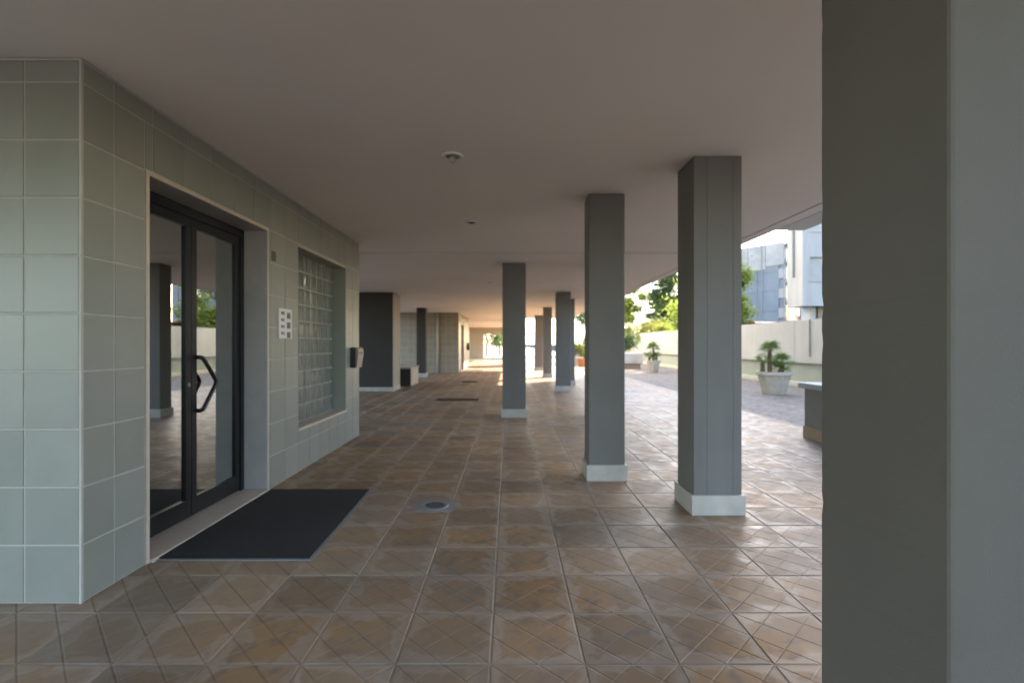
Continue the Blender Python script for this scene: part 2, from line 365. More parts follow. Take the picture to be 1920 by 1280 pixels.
# ------------------------------------------------------------------ entrance block, left
WX = -2.21; WY0, WY1 = 2.54, 7.21; P = .2985
def tile_wall(parent, plane, fixed, u0, u1, z1, joints_u, holes, out, tm='green_tile'):
    """green glazed tiles; plane 'x': wall at x=fixed running along y, facing out=+1; plane 'y': wall at y=fixed, facing -y"""
    g = .009; th = .004; meshes = {}
    us = [u0] + [j for j in joints_u if u0 + .02 < j < u1 - .02] + [u1]
    zs = [0]
    while zs[-1] + P < z1 - .02: zs.append(zs[-1] + P)
    zs.append(z1)
    for a, b in zip(us, us[1:]):
        for c, d in zip(zs, zs[1:]):
            rects = [(a, b, c, d)]
            for (h0, h1, k0, k1) in holes:
                nr = []
                for (p, q, r, s) in rects:
                    if q <= h0 + .001 or p >= h1 - .001 or s <= k0 + .001 or r >= k1 - .001: nr.append((p, q, r, s)); continue
                    if p < h0: nr.append((p, h0, r, s))
                    if q > h1: nr.append((h1, q, r, s))
                    pp, qq = max(p, h0), min(q, h1)
                    if r < k0: nr.append((pp, qq, r, k0))
                    if s > k1: nr.append((pp, qq, k1, s))
                rects = nr
            for (p, q, r, s) in rects:
                if q - p < .03 or s - r < .03: continue
                key = (round(q - p, 3), round(s - r, 3))
                if key not in meshes:
                    meshes[key] = tile_mesh(key[0] - g, key[1] - g, 'wall_tile', .0025, .008)
                if plane == 'x':
                    t = obj('tile', meshes[key], M[tm], parent, (fixed + th * out, (p + q) / 2, (r + s) / 2))
                    t.rotation_euler = Matrix(((0, 0, 1), (1, 0, 0), (0, 1, 0))).to_euler()
                else:
                    t = obj('tile', meshes[key], M[tm], parent, ((p + q) / 2, fixed - th, (r + s) / 2))
                    t.rotation_euler = Matrix(((1, 0, 0), (0, 0, -1), (0, 1, 0))).to_euler()
                t.rotation_euler.x += random.uniform(-.0015, .0015); t.rotation_euler.z += random.uniform(-.0015, .0015)
TOP = CZ - .002
DY0, DY1, DZ = 3.01, 4.48, 2.37
GY0, GY1, GZ0, GZ1 = 5.14, 6.64, .455, 2.36
eb = thing('entrance_block', 'green tiled entrance block with black glass double door and glass brick window', 'building', (WX, WY0, 0))
eb.location = (0, 0, 0)
th = .30
boxes('wall', M['grout'], [
    (WX - th, WX, WY0, DY0, 0, TOP), (WX - th, WX, DY0, DY1, DZ, TOP), (WX - th, WX, DY1, GY0, 0, TOP),
    (WX - th, WX, GY0, GY1, 0, GZ0 - .03), (WX - th, WX, GY0, GY1, GZ1, TOP), (WX - th, WX, GY1, WY1, 0, TOP),
    (-9, WX - th, WY0, WY0 + th, 0, TOP), (-9, WX - th, WY1 - th, WY1, 0, TOP), (-9, -8.7, WY0 + th, WY1 - th, 0, TOP)], eb)
ju = [2.753 + P * k for k in range(0, 20)]
tile_wall(eb, 'x', WX, WY0, WY1, TOP - .012, ju, [(DY0 - .028, DY1 + .028, -1, DZ + .028), (GY0, GY1, GZ0 - .03, GZ1)], 1)
tile_wall(eb, 'y', WY0, -3.4, WX - .005, TOP - .012, [WX - .29 - P * k for k in range(5)][::-1], [], -1)
# corner bead and trims
box('corner_bead', M['grout'], WX - .006, WX + .006, WY0 - .006, WY0 + .008, 0, TOP - .004, eb)
boxes('top_bead', M['grout'], [(WX, WX + .007, WY0, WY1, TOP - .016, TOP - .003), (-3.4, WX, WY0 - .007, WY0, TOP - .014, TOP - .003)], eb)
box('corner_bead', M['marble'], WX - .005, WX + .006, WY1 - .008, WY1 + .006, 0, TOP - .004, eb)
# door surround: stone jambs, soffit, threshold
RX = -2.43
boxes('door_surround', M['marble'], [(WX, WX + .010, DY0 - .026, DY0, 0, DZ + .024), (WX, WX + .010, DY1, DY1 + .022, 0, DZ + .024), (WX, WX + .010, DY0, DY1, DZ, DZ + .024)], eb)
boxes('jamb', M['marble_jamb'], [(RX - .03, WX + .008, DY0, DY0 + .004, .02, DZ - .004), (RX - .03, WX + .008, DY1 - .004, DY1, .02, DZ - .004), (RX - .03, WX + .008, DY0, DY1, DZ - .004, DZ)], eb)
box('threshold', M['marble'], RX - .04, WX + .03, DY0 + .004, DY1 - .004, -.006, .02, eb, .003)
# interior (dim lobby)
boxes('lobby_wall', M['beige_wall'], [(-6.0, -5.9, WY0 + th + .01, WY1 - th - .01, 0, TOP), (-6, RX - .2, WY0 + th + .005, WY0 + th + .05, 0, TOP), (-5.9, RX - .2, 4.75, 4.83, 0, TOP)], eb)
box('lobby_floor', M['marble_jamb'], -8.7, RX - .04, WY0 + th, WY1 - th, -.01, .012, eb)
# door
fz1 = DZ - .006
door = obj('door', bx(bx(bx(bmesh.new(), RX - .035, RX + .02, DY0 + .005, DY0 + .06, .02, fz1), RX - .035, RX + .02, DY1 - .06, DY1 - .005, .02, fz1),
      RX - .035, RX + .02, DY0 + .06, DY1 - .06, fz1 - .07, fz1), M['black_metal'], eb, None, .002)
cyy = 3.745
for (a, b) in ((DY0 + .064, cyy - .003), (cyy + .003, DY1 - .064)):
    s = .062; z0, z1 = .03, fz1 - .074; bt = .165
    lf = obj('door_leaf', bx(bx(bx(bx(bmesh.new(), RX - .03, RX + .012, a, a + s, z0, z1), RX - .03, RX + .012, b - s, b, z0, z1),
         RX - .03, RX + .012, a + s, b - s, z1 - .07, z1), RX - .03, RX + .012, a + s, b - s, z0, z0 + bt - .03), M['black_metal'], door, None, .002)
    box('glass_pane', M['door_glass'], RX - .012, RX - .006, a + s, b - s, z0 + bt - .03, z1 - .07, door)
def round_path(pts, r=.03, n=4, closed=True):
    out = []; L = len(pts); pts = [Vector(p) for p in pts]
    for i, p in enumerate(pts):
        a = (pts[i - 1] - p); c = (pts[(i + 1) % L] - p); rr = min(r, a.length * .45, c.length * .45)
        A = p + a.normalized() * rr; C = p + c.normalized() * rr
        for k in range(n + 1):
            t = k / n; out.append(A * (1 - t) ** 2 + p * 2 * t * (1 - t) + C * t * t)
    return out
bm = bmesh.new(); y0h = 3.80; xo = RX + .062; xi = RX + .005
hp = round_path([(xi - .01, y0h, 1.05), (xi - .01, y0h, 1.235), (xo, y0h, 1.235), (xo, y0h + .185, 1.033), (xo, y0h, .822), (xi - .01, y0h, .822)], .03)
tube(bm, hp[7:-2], .016, 8)
obj('handle', bm, M['black_bar'], door, None, 0, True)
bm = bmesh.new(); lathe(bm, [(.016, 0), (.016, .006), (.012, .008)], 12)
lk_ = obj('lock_cylinder', bm, M['steel'], door, (RX + .012, cyy - .035, 1.03), 0, True); lk_.rotation_euler = (0, R(90), 0)
# glass block window
GX = WX - .16
win = boxes('glass_block_window', M['parapet_low'], [(GX - .03, WX + .004, GY1 - .006, GY1, GZ0, GZ1), (GX - .03, WX + .004, GY0, GY0 + .006, GZ0, GZ1), (GX - .03, WX + .004, GY0 + .006, GY1 - .006, GZ1 - .006, GZ1),
      (GX - .08, GX - .03, GY0, GY1, GZ0, GZ1)], eb)
box('sill', M['marble'], GX - .03, WX + .02, GY0 - .01, GY1 + .01, GZ0 - .028, GZ0, eb, .002)
nc, nr = 8, 10; cw = (GY1 - GY0 - .012) / nc; chh = (GZ1 - GZ0 - .01) / nr
boxes('mortar', M['grout'], [(GX - .03, GX - .012, GY0 + .006, GY1 - .006, GZ0, GZ1 - .006)], win)
bm = bmesh.new(); n = 6
grid = {}
for i in range(n + 1):
    for j in range(n + 1):
        u = i / n * 2 - 1; v = j / n * 2 - 1
        d = (1 - u ** 8) * (1 - v ** 8); dish = .010 * d - .007 * (1 - u * u) * (1 - v * v)
        grid[i, j] = bm.verts.new((dish - .006, u * (cw / 2 - .009), v * (chh / 2 - .006)))
for i in range(n):
    for j in range(n): bm.faces.new((grid[i, j], grid[i + 1, j], grid[i + 1, j + 1], grid[i, j + 1]))
gme = bpy.data.meshes.new('glass_block'); bm.to_mesh(gme); bm.free()
for p in gme.polygons: p.use_smooth = True
for i in range(nc):
    for j in range(nr):
        g = obj('glass_block', gme, M['block_glass'], win, (GX - .002, GY0 + .006 + (i + .5) * cw, GZ0 + .002 + (j + .5) * chh))
        g.rotation_euler = (0, random.uniform(-.01, .01), random.uniform(-.012, .012))

# things on the wall
ic = thing('intercom', 'white metal intercom panel with dark name labels beside the door', 'intercom', (WX, 4.83, 1.535))
box('face_plate', M['panel_white'], .001, .016, -.14, .14, -.145, .145, ic, .003)
for r_ in range(4):
    box('name_label', M['label_dark'] if r_ == 0 else M['mat_edge'], .016, .019, -.095, -.03, .115 - .065 * r_ - .028, .115 - .065 * r_, ic)
for r_ in range(3):
    box('call_button', M['label_dark'], .016, .022, .03, .095, .11 - .095 * r_ - .06, .11 - .095 * r_, ic, .002)
sg = tag(box('number_plate', M['label_dark'], WX + .005, WX + .012, 4.56, 4.64, 2.11, 2.20, None, .002), 'small dark number plate high on the tiles right of the door', 'sign')
bxn = thing('wall_box', 'small black box with beige slanted front on the far edge of the tiled wall', 'letter box', (WX, 6.95, 1.14))
box('body', M['black_bar'], .006, .075, -.13, .13, -.13, .15, bxn, .004)
bm = bmesh.new(); prof = [(.077, -.13), (.09, -.135), (.118, .06), (.113, .13), (.077, .155)]
A = [bm.verts.new((x, -.12, z)) for x, z in prof]; B = [bm.verts.new((x, .12, z)) for x, z in prof]
bm.faces.new(A); bm.faces.new(B[::-1])
for k in range(5): bm.faces.new((A[k], A[(k + 1) % 5], B[(k + 1) % 5], B[k]))
obj('cover', bm, mat('beige_plastic', (.32, .24, .20), .5, .1, 10), bxn, None, .004)
box('slot', M['black_bar'], .108, .120, -.06, .06, .055, .085, bxn)

# doormat
dm = thing('doormat', 'large black ribbed doormat with grey border in front of the glass door', 'doormat', (-1.72, 3.77, 0))
def quad_prism(bm, pts, z0, z1):
    a = [bm.verts.new((x, y, z0)) for x, y in pts]; b = [bm.verts.new((x, y, z1)) for x, y in pts]
    bm.faces.new(a[::-1]); bm.faces.new(b)
    for k in range(len(pts)): bm.faces.new((a[k], a[(k + 1) % len(pts)], b[(k + 1) % len(pts)], b[k]))
    return bm
bm = quad_prism(bmesh.new(), [(-.455, -.735), (.50, -.735), (.462, .735), (-.455, .735)], .001, .006)
obj('border', bm, M['mat_edge'], dm)
bm = quad_prism(bmesh.new(), [(-.455, -.712), (.477, -.712), (.440, .728), (-.455, .728)], .006, .013)
obj('pile', bm, M['mat_rubber'], dm)

# floor drain
dr = thing('floor_drain', 'small round metal floor drain set in a cement square beyond the doormat', 'drain', (-.615, 4.07, 0))
box('cement_square', mat('cement', (.23, .21, .185), .8, .2, 20, .3, 60), -.16, .16, -.15, .15, .0, .0035, dr)
bm = bmesh.new(); lathe(bm, [(.115, .0035), (.112, .0075), (.085, .0075), (.082, .005), (.03, .005)], 24)
obj('rim', bm, M['steel'], dr, None, 0, True)
for k in range(-3, 4):
    l = math.sqrt(.08 ** 2 - (k * .022) ** 2); box('slot', M['dark_hole'], -l, l, k * .022 - .005, k * .022 + .005, .0052, .0066, dr)
# dark grates / mats far down the passage
for (x0, x1, y0, y1, lb) in ((-1.74, -.74, 11.62, 12.0, 'narrow dark mat lying alone across the middle of the passage'), (-1.68, -1.15, 17.3, 17.75, 'small dark mat past the low planter wall, second along the passage'),
                             (-2.32, -1.35, 24.9, 25.7, 'dark mat before the far tiled entrance, farthest of the mats')):
    o = tag(box('floor_mat', M['mat_rubber'], x0, x1, y0, y1, .001, .014), lb, 'mat', 'dark mats along the passage')

# spotlights on the ceiling
def spot(x, y, label, s=1.0, prot=True):
    t = thing('ceiling_spotlight', label, 'ceiling light', (x, y, CZ), 0, 'recessed spotlights in the ceiling')
    bm = bmesh.new(); lathe(bm, [(.085 * s, 0), (.085 * s, -.006), (.074 * s, -.012), (.060 * s, -.012), (.056 * s, -.004)], 24)
    obj('ring', bm, M['slab'], t, None, 0, True)
    bm = bmesh.new(); lathe(bm, [(.050 * s, -.002), (.048 * s, -.0085)], 20); obj('recess', bm, M['dark_hole'] if not prot else M['mat_edge'], t)
    if prot:
        bm = bmesh.new(); tube(bm, [(0, 0, -.006), (0, -.004, -.035), (.01, -.008, -.052)], [.024, .026, .018], 10); obj('bulb', bm, M['plinth'], t, None, 0, True)
    return t
spot(-.445, 3.86, 'round ceiling spotlight with pale bulb, nearest of the three')
spot(-.46, 5.96, 'dark ceiling spotlight halfway to the ceiling joint, second of three', .9, False)
spot(-.47, 11.75, 'small dark ceiling spotlight beyond the ceiling joint, farthest of three', .9, False)
bm = bmesh.new(); lathe(bm, [(.10, 0), (.10, -.002), (.09, -.003)], 24)
tag(obj('ceiling_cover', bm, M['slab'], None, (0.01, 5.04, CZ), 0, True), 'faint round blank cover plate painted like the ceiling', 'cover plate')

# ------------------------------------------------------------------ pillars
def pillar(x0, x1, y0, y1, label, m='pillar', grooves=(), ph=.155, rnd=.012, group='square grey pillars with white plinths'):
    t = thing('pillar', label, 'pillar', ((x0 + x1) / 2, (y0 + y1) / 2, 0), 0, group)
    w, d = (x1 - x0) / 2, (y1 - y0) / 2
    bm = bmesh.new()
    # plan outline with optional shallow vertical grooves in the front face
    pts = [(-w, -d)]
    for gx in grooves:
        pts += [(gx - .004, -d), (gx - .002, -d + .003), (gx + .002, -d + .003), (gx + .004, -d)]
    pts += [(w, -d), (w, d), (-w, d)]
    quad_prism(bm, pts, .02, CZ - .001)
    if m == 'pillar_near':
        ve = [e for e in bm.edges if abs(e.verts[0].co.z - e.verts[1].co.z) > 1]
        bmesh.ops.subdivide_edges(bm, edges=ve, cuts=90)
        for v in bm.verts:
            if .05 < v.co.z < CZ - .1:
                j = max(0, random.gauss(0, 1) - 1.1) * .0016 + random.uniform(0, .0004)
                v.co.x -= math.copysign(j, v.co.x); v.co.y -= math.copysign(j, v.co.y)
    obj('shaft', bm, M[m], t, None, rnd if not grooves else .003)
    p = .022; q = .0
    for (a, b, c, e) in ((-w - p, w + p, -d - p, -d), (-w - p, w + p, d, d + p), (-w - p, -w, -d, d), (w, w + p, -d, d)):
        box('plinth', M['plinth'], a, b, c, e, 0, ph, t, .002)
    return t
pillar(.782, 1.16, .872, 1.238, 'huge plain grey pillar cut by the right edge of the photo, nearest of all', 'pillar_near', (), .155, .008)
pillar(1.447, 1.822, 3.86, 4.23, 'grey pillar with fine vertical grooves standing in front of the potted palm', 'pillar', (-.085, .118))
pillar(.778, 1.133, 4.82, 5.10, 'plain grey pillar, shorter looking neighbour left of the grooved one', 'pillar')
pillar(-.126, .300, 8.95, 9.30, 'slim grey pillar alone near the middle of the passage', 'pillar')
pillar(1.48, 1.84, 8.95, 9.26, 'grey pillar almost hidden behind the plain pillar', 'pillar')
pillar(1.33, 1.74, 13.9, 14.25, 'grey pillar just past the second ceiling joint on the terrace side', 'pillar')
pillar(1.86, 2.13, 16.0, 16.4, 'thin grey pillar right behind another on the terrace side', 'pillar')
pillar(1.37, 1.71, 19.7, 20.1, 'far brownish pillar on the terrace side, left of the thin one', 'pillar')
pillar(1.31, 1.72, 25.2, 25.6, 'farther pillar on the terrace side beside the sunlit floor', 'pillar')
pillar(-3.77, -3.40, 20.0, 20.4, 'slim dark pillar on the left before the far tiled entrance', 'dark_wall')
for y in (-2.8,):
    pillar(1.45, 1.82, y, y + .37, 'grey pillar behind the viewpoint at the open end', 'pillar')

# dark wall block and low planter wall
dw = thing('wall_pier', 'wide dark brown wall pier left of the passage behind the tiled corner', 'wall', (-5.3, 14.5, 0))
box('wall', M['dark_wall'], -1.2, 1.98, -.5, .4, .02, CZ - .002, dw, .006)
box('end_face', M['beige_wall'], 1.982, 1.995, -.49, .39, .11, CZ - .004, dw)
boxes('plinth', M['plinth'], [(-1.2, 2.0, -.52, -.5, 0, .11), (1.98, 2.0, -.5, .4, 0, .108)], dw)
lw = thing('low_wall', 'low dark wall with light ledge beside the wide dark pier', 'low wall', (-3.9, 16.2, 0))
box('wall', M['dark_wall'], -1.5, .77, -.6, .7, 0, .55, lw, .005)
box('ledge', M['beige_wall'], -1.53, .80, -.63, .73, .55, .60, lw, .004)
box('end_face', M['beige_wall'], .772, .78, -.59, .69, .005, .54, lw)

# far tiled entrance block
fb = thing('entrance_block', 'far green tiled entrance block, warm light put into its tile colour, with a pale downpipe, sunlit at its side', 'building', (0, 0, 0))
FX = -2.37
boxes('wall', M['grout'], [(-9, FX, 23, 23.3, 0, TOP), (FX - .3, FX, 23.3, 24.2, 0, TOP), (FX - .3, FX, 24.2, 25.6, 2.3, TOP), (FX - .3, FX, 25.6, 29, 0, TOP), (-9, FX - .3, 28.7, 29, 0, TOP)], fb)
tile_wall(fb, 'y', 23, -6.2, FX - .005, TOP - .012, [FX - .29 - P * k for k in range(14)][::-1], [], -1, 'warm_lit_tile')
tile_wall(fb, 'x', FX, 23, 29, TOP - .012, [23.2 + P * k for k in range(22)], [(24.17, 25.63, -1, 2.33)], 1, 'warm_lit_tile')
bm = bmesh.new(); tube(bm, [(-3.34, 22.93, 0), (-3.34, 22.93, TOP)], .05, 10); obj('downpipe', bm, M['beige_wall'], fb, None, 0, True)
boxes('door_surround', M['marble'], [(FX, FX + .01, 24.17, 24.2, 0, 2.33), (FX, FX + .01, 25.6, 25.63, 0, 2.33), (FX, FX + .01, 24.2, 25.6, 2.3, 2.33)], fb)
boxes('door', M['black_metal'], [(FX - .25, FX - .2, 24.2, 25.6, 0, 2.3)], fb)
tag(box('wall_box', M['black_bar'], FX + .005, FX + .14, 27.6, 27.9, 1.0, 1.4, None, .004), 'tiny dark box on the far entrance block beside the bright floor', 'letter box')

# end wall of the passage with glazed opening
ew = thing('end_wall', 'pale wall closing the far end of the passage with a bright opening', 'wall', (0, 44, 0))
boxes('wall', M['beige_wall'], [(-9, -2.4, 0, .25, 0, TOP), (-2.4, -.55, 0, .25, 2.35, TOP), (-2.4, -.55, 0, .25, 0, .12), (-.55, .9, 0, .25, 0, TOP)], ew)
boxes('frame', M['plinth'], [(-2.4, -2.3, .02, .1, .12, 2.35), (-.65, -.55, .02, .1, .12, 2.35), (-1.53, -1.43, .02, .1, .12, 2.35), (-2.3, -.65, .02, .1, 2.25, 2.35)], ew)

# ------------------------------------------------------------------ terrace
PX = 9.42
pp = thing('parapet', 'long cream parapet wall with overhanging upper panel along the terrace', 'wall', (0, 0, 0))
segs = [-14, -9, -4, 1, 6, 11, 16.05, 21, 26, 31, 36, 41, 46, 51, 56, 60]
for a, b in zip(segs, segs[1:]):
    box('panel', M['parapet'], PX - .12, PX + .10, a + .008, b - .008, .74, 2.10, pp, .006)
box('base_wall', M['parapet_low'], PX, PX + .32, -14, 60, -.3, .74, pp)
box('curb', M['curb'], PX - .22, PX, -14, 60, -.1, .13, pp, .01)
bm = bmesh.new(); tube(bm, [(PX - .15, 15.2, .95), (PX - .15, 15.2, 2.1)], .02, 6); obj('downpipe', bm, M['mat_edge'], pp)

ct = thing('counter', 'low grey masonry counter with pale blue cap and tan base at the terrace edge', 'counter', (4.22, 5.3, 0))
box('body', M['low_wall'], 0, 1.1, 0, 1.74, .17, .71, ct, .006)
box('base', M['tan'], -.015, 1.115, -.015, 1.755, 0, .17, ct, .004)
box('cap', M['cap_stone'], -.06, 1.16, -.05, 1.80, .71, .79, ct, .008)

# fan palm fronds
def frond_mesh(n=16, R_=.22, pet=.16):
    bm = bmesh.new()
    tube(bm, [(0, 0, 0), (pet * .5, 0, .02), (pet, 0, .03)], [.006, .005, .004], 5)
    for k in range(n):
        a = R(-105 + 210 * k / (n - 1)); L = R_ * (1 - .25 * abs(a) / 1.9) * random.uniform(.9, 1.1); wd = .018
        d = Vector((math.cos(a), math.sin(a), 0)); s = Vector((-d.y, d.x, 0)) * wd * .5
        o = Vector((pet, 0, .03)); dr_ = -random.uniform(.03, .08)
        m1 = o + d * L * .55 + Vector((0, 0, .02)); e = o + d * L + Vector((0, 0, dr_))
        v = [bm.verts.new(o), bm.verts.new(m1 - s), bm.verts.new(e), bm.verts.new(m1 + s)]
        bm.faces.new(v)
    me = bpy.data.meshes.new('frond'); bm.to_mesh(me); bm.free(); return me
FR = [frond_mesh() for _ in range(3)]
for me in FR: me.materials.append(M['leaf_palm'])
def palm_head(parent, c, n, s=1.0, el=(-12, 70)):
    for k in range(n):
        o = obj('frond', FR[k % 3], None, parent, c); e = R(random.uniform(*el))
        o.rotation_euler = (R(random.uniform(-12, 12)), -e, 2 * math.pi * k / n + random.uniform(-.25, .25)); o.scale = (s * random.uniform(.85, 1.15),) * 3
def pot(name, label, loc, r, h, rz, palms, group=None, m='concrete'):
    t = thing(name, label, 'planter', loc, rz, group)
    bm = bmesh.new(); lathe(bm, [(r * .62, 0), (r * .94, h * .86), (r * 1.06, h * .86), (r * 1.06, h), (r * .92, h), (r * .90, h * .93)], 8)
    obj('pot', bm, M[m], t, None, .008)
    bm = bmesh.new(); lathe(bm, [(r * .89, h * .90), (r * .87, h * .945)], 8); obj('soil', bm, M['soil'], t)
    pt = thing('fan_palm', palms[0], 'palm', (loc[0], loc[1], loc[2] + h * .93), rz, 'dwarf fan palms in pots')
    for (dx, dy, th_, n, s) in palms[1]:
        bm = bmesh.new(); zs = [i * th_ / 5 for i in range(6)]
        tube(bm, [(dx + random.uniform(-.01, .01), dy, z) for z in zs], [.055, .06, .058, .055, .055, .05], 8)
        obj('trunk', bm, M['palm_bark'], pt)
        palm_head(pt, (dx, dy, th_), n, s)
    return t
pot('octagonal_planter', 'weathered stone octagonal planter, nearer of the two on the terrace', (7.15, 13.3, -.006), .45, .60, R(10),
    ('fan palm with one tall trunk and low side shoots in the nearer planter', [(-.13, 0, .60, 24, .98), (.24, .0, .24, 18, 1.15), (-.26, .1, .28, 12, .85), (.08, -.12, .08, 12, .85)]), 'octagonal stone planters on the terrace')
pot('octagonal_planter', 'pale octagonal planter before the cream wall, farther of the two', (6.85, 23.4, -.006), .33, .58, R(10),
    ('bushy fan palm in the farther planter', [(0, 0, .56, 22, 1.1), (-.16, .1, .18, 14, .95), (.18, .05, .2, 14, .95), (-.05, -.1, .1, 10, .8)]), 'octagonal stone planters on the terrace')

# leaf clouds
def crown_mesh(name, blobs, n, size, seed, flat=.5):
    rnd = random.Random(seed); verts = []; faces = []
    for i in range(n):
        (cx, cy_, cz, rx, ry, rz) = blobs[rnd.randrange(len(blobs))]
        d = Vector((rnd.gauss(0, 1), rnd.gauss(0, 1), rnd.gauss(0, 1))).normalized() * min(1.7, .35 + abs(rnd.gauss(0, .5)))
        p = Vector((cx + d.x * rx, cy_ + d.y * ry, cz + d.z * rz))
        a = Vector((rnd.gauss(0, 1), rnd.gauss(0, 1), rnd.gauss(0, flat))).normalized(); b = a.cross(Vector((rnd.gauss(0, 1), rnd.gauss(0, 1), rnd.gauss(0, 1)))).normalized()
        s = size * rnd.uniform(.6, 1.3); k = len(verts)
        verts += [p - a * s, p + b * s * .45, p + a * s, p - b * s * .45]; faces.append((k, k + 1, k + 2, k + 3))
    me = bpy.data.meshes.new(name); me.from_pydata([tuple(v) for v in verts], [], faces); me.update(); return me
def tree(label, loc, h, r, leaf, seed, n=7000, size=.10, trunk=.12, nb=16, base=.35, group='trees beyond the parapet', cat='tree', name='leafy_tree'):
    rnd = random.Random(seed); t = thing(name, label, cat, loc, 0, group)
    blobs = []; bm = bmesh.new()
    tube(bm, [(0, 0, -.2), (.05, .03, h * .3), (-.04, .06, h * .6), (0, 0, h * .88)], [trunk, trunk * .8, trunk * .55, trunk * .15], 8)
    for i in range(nb):
        a = rnd.uniform(0, 6.283); z = rnd.uniform(base, .97) * h; k = math.sqrt(max(.05, 1 - ((z / h - (base + 1) / 2 + .05) / ((1 - base) / 2 + .12)) ** 2))
        rr = r * k * rnd.uniform(.35, .95); c = (math.cos(a) * rr, math.sin(a) * rr, z)
        s = r * rnd.uniform(.22, .42); blobs.append((*c, s, s, s * .75))
        z0 = max(.2 * h, z - rr * .8)
        tube(bm, [(0, 0, z0), (c[0] * .55, c[1] * .55, (z0 + z) / 2 + .05), c], [trunk * .35, trunk * .22, .01], 5)
    obj('trunk', bm, M['bark'], t)
    obj('crown', crown_mesh('crown', blobs, n, size, seed), M[leaf], t)
    return t
def conifer(label, loc, h, r, seed):
    rnd = random.Random(seed); t = thing('conifer', label, 'tree', loc, 0, 'trees beyond the parapet')
    bm = bmesh.new(); tube(bm, [(0, 0, -.2), (0, 0, h)], [.15, .02], 7); blobs = []
    for i in range(13):
        z = h * (.12 + .86 * i / 12) + rnd.uniform(-.12, .12); rr = r * (1 - i / 12.5) * rnd.uniform(.8, 1.2)
        for k in range(6):
            a = k * 1.047 + i * .5 + rnd.uniform(-.2, .2); c = (math.cos(a) * rr * .6, math.sin(a) * rr * .6, z - rr * .12)
            blobs.append((*c, rr * .38 + .08, rr * .38 + .08, .11 + rr * .05)); tube(bm, [(0, 0, z), c], [.03, .01], 4)
    obj('trunk', bm, M['bark'], t); obj('crown', crown_mesh('crown', blobs, 9000, .10, seed), M['leaf_dark'], t)
S = 1.1
def at(px, y): return (px - 955) * y / 923
tree('lime green tree to the left of the grooved pillar', (at(1166, 40), 40, S), 7.4, 1.8, 'leaf_lime', 11, 18000, .11, nb=36, base=.15)
conifer('dark blue green conifer between the lime trees above the parapet', (at(1229, 52), 52, S), 6.6, 2.3, 5)
tree('mid green tree whose crown runs up under the ceiling edge', (at(1272, 44), 44, S), 9.0, 2.9, 'leaf_green', 13, 26000, .12, nb=40, base=.1)
tree('low green tree between the conifer and the ceiling edge', (at(1252, 56), 56, S), 5.0, 2.4, 'leaf_green', 14, 12000, .14, base=.1)
tree('bright lime tree to the right of the grooved pillar', (at(1342, 28), 28, S), 4.6, 2.3, 'leaf_lime', 15, 14000, .10, base=.15, nb=22)
tree('large green tree by the far end of the terrace', (at(1120, 58), 58, -.05), 9, 3.4, 'leaf_green', 16, 8000, .16, base=.15)
tree('green tree seen through the far opening', (at(912, 58), 58, -.05), 6.5, 2.2, 'leaf_green', 17, 7000, .12, base=.1, group='trees beyond the passage')
tree('yellow green tree seen through the far opening on its right half', (at(936, 62), 62, -.05), 6.5, 2.0, 'leaf_yellow', 18, 6000, .12, base=.1, group='trees beyond the passage')
def bush(label, loc, rx, ry, h, leaf, seed, n=3500, size=.07, group='bushes along the parapet', name='bush'):
    rnd = random.Random(seed); t = thing(name, label, 'bush', loc, 0, group)
    bl = []; bm = bmesh.new()
    for i in range(10):
        c = (rnd.uniform(-.75, .75) * rx, rnd.uniform(-.75, .75) * ry, h * rnd.uniform(.3, .8)); bl.append((*c, rx * .38, ry * .38, h * .25))
        tube(bm, [(c[0] * .3, c[1] * .3, -.05), c], [.02, .006], 4)
    obj('stem', bm, M['bark'], t); obj('crown', crown_mesh('crown', bl, n, size, seed), M[leaf], t)
bush('yellow bush low above the parapet left of the conifer', (at(1190, 38), 38, S), 1.6, 1.2, 2.0, 'leaf_yellow', 31)
bush('golden green bush above the parapet below the conifer', (at(1222, 36), 36, S), 1.4, 1.2, 2.1, 'leaf_yellow', 32)
bush('lime bush above the parapet close to the grooved pillar', (at(1250, 37), 37, S), 1.1, 1.2, 1.75, 'leaf_lime', 33)
bush('yellow green bush in front of the far trees beside the terrace', (at(1085, 34), 34, .0), 1.0, .8, 1.5, 'leaf_yellow', 34, group='bushes at the end of the terrace')
# planted trough
tr = thing('planter_trough', 'long white planter trough on a brown base beside the farther palm', 'planter', (6.15, 27, 0))
box('base', M['tan'], -1.2, .95, -.4, .6, 0, .28, tr, .01)
box('trough', M['plinth'], -1.3, 1.05, -.5, .7, .28, .86, tr, .02)
bush('leafy green plants growing in the white trough', (5.95, 27.1, .82), 1.15, .5, 1.1, 'leaf_green', 35, 4000, .06, group='plants in the trough')
# terracotta pot near the far terrace
def round_pot(x, y, r, h, label, m):
    t = thing('flower_pot', label, 'flower pot', (x, y, -.005), 0, 'pots at the far end of the terrace')
    bm = bmesh.new(); lathe(bm, [(r * .7, 0), (r * .95, h * .85), (r * 1.08, h * .85), (r * 1.08, h), (r * .9, h), (r * .88, h * .9)], 18)
    obj('pot', bm, M[m], t, None, 0, False)
    return t
round_pot(at(1091, 29), 29, .26, .5, 'orange clay pot behind the thin pillar', 'terracotta')
round_pot(at(1083, 30.5), 30.5, .3, .55, 'white round pot beside the orange clay pot', 'plinth')

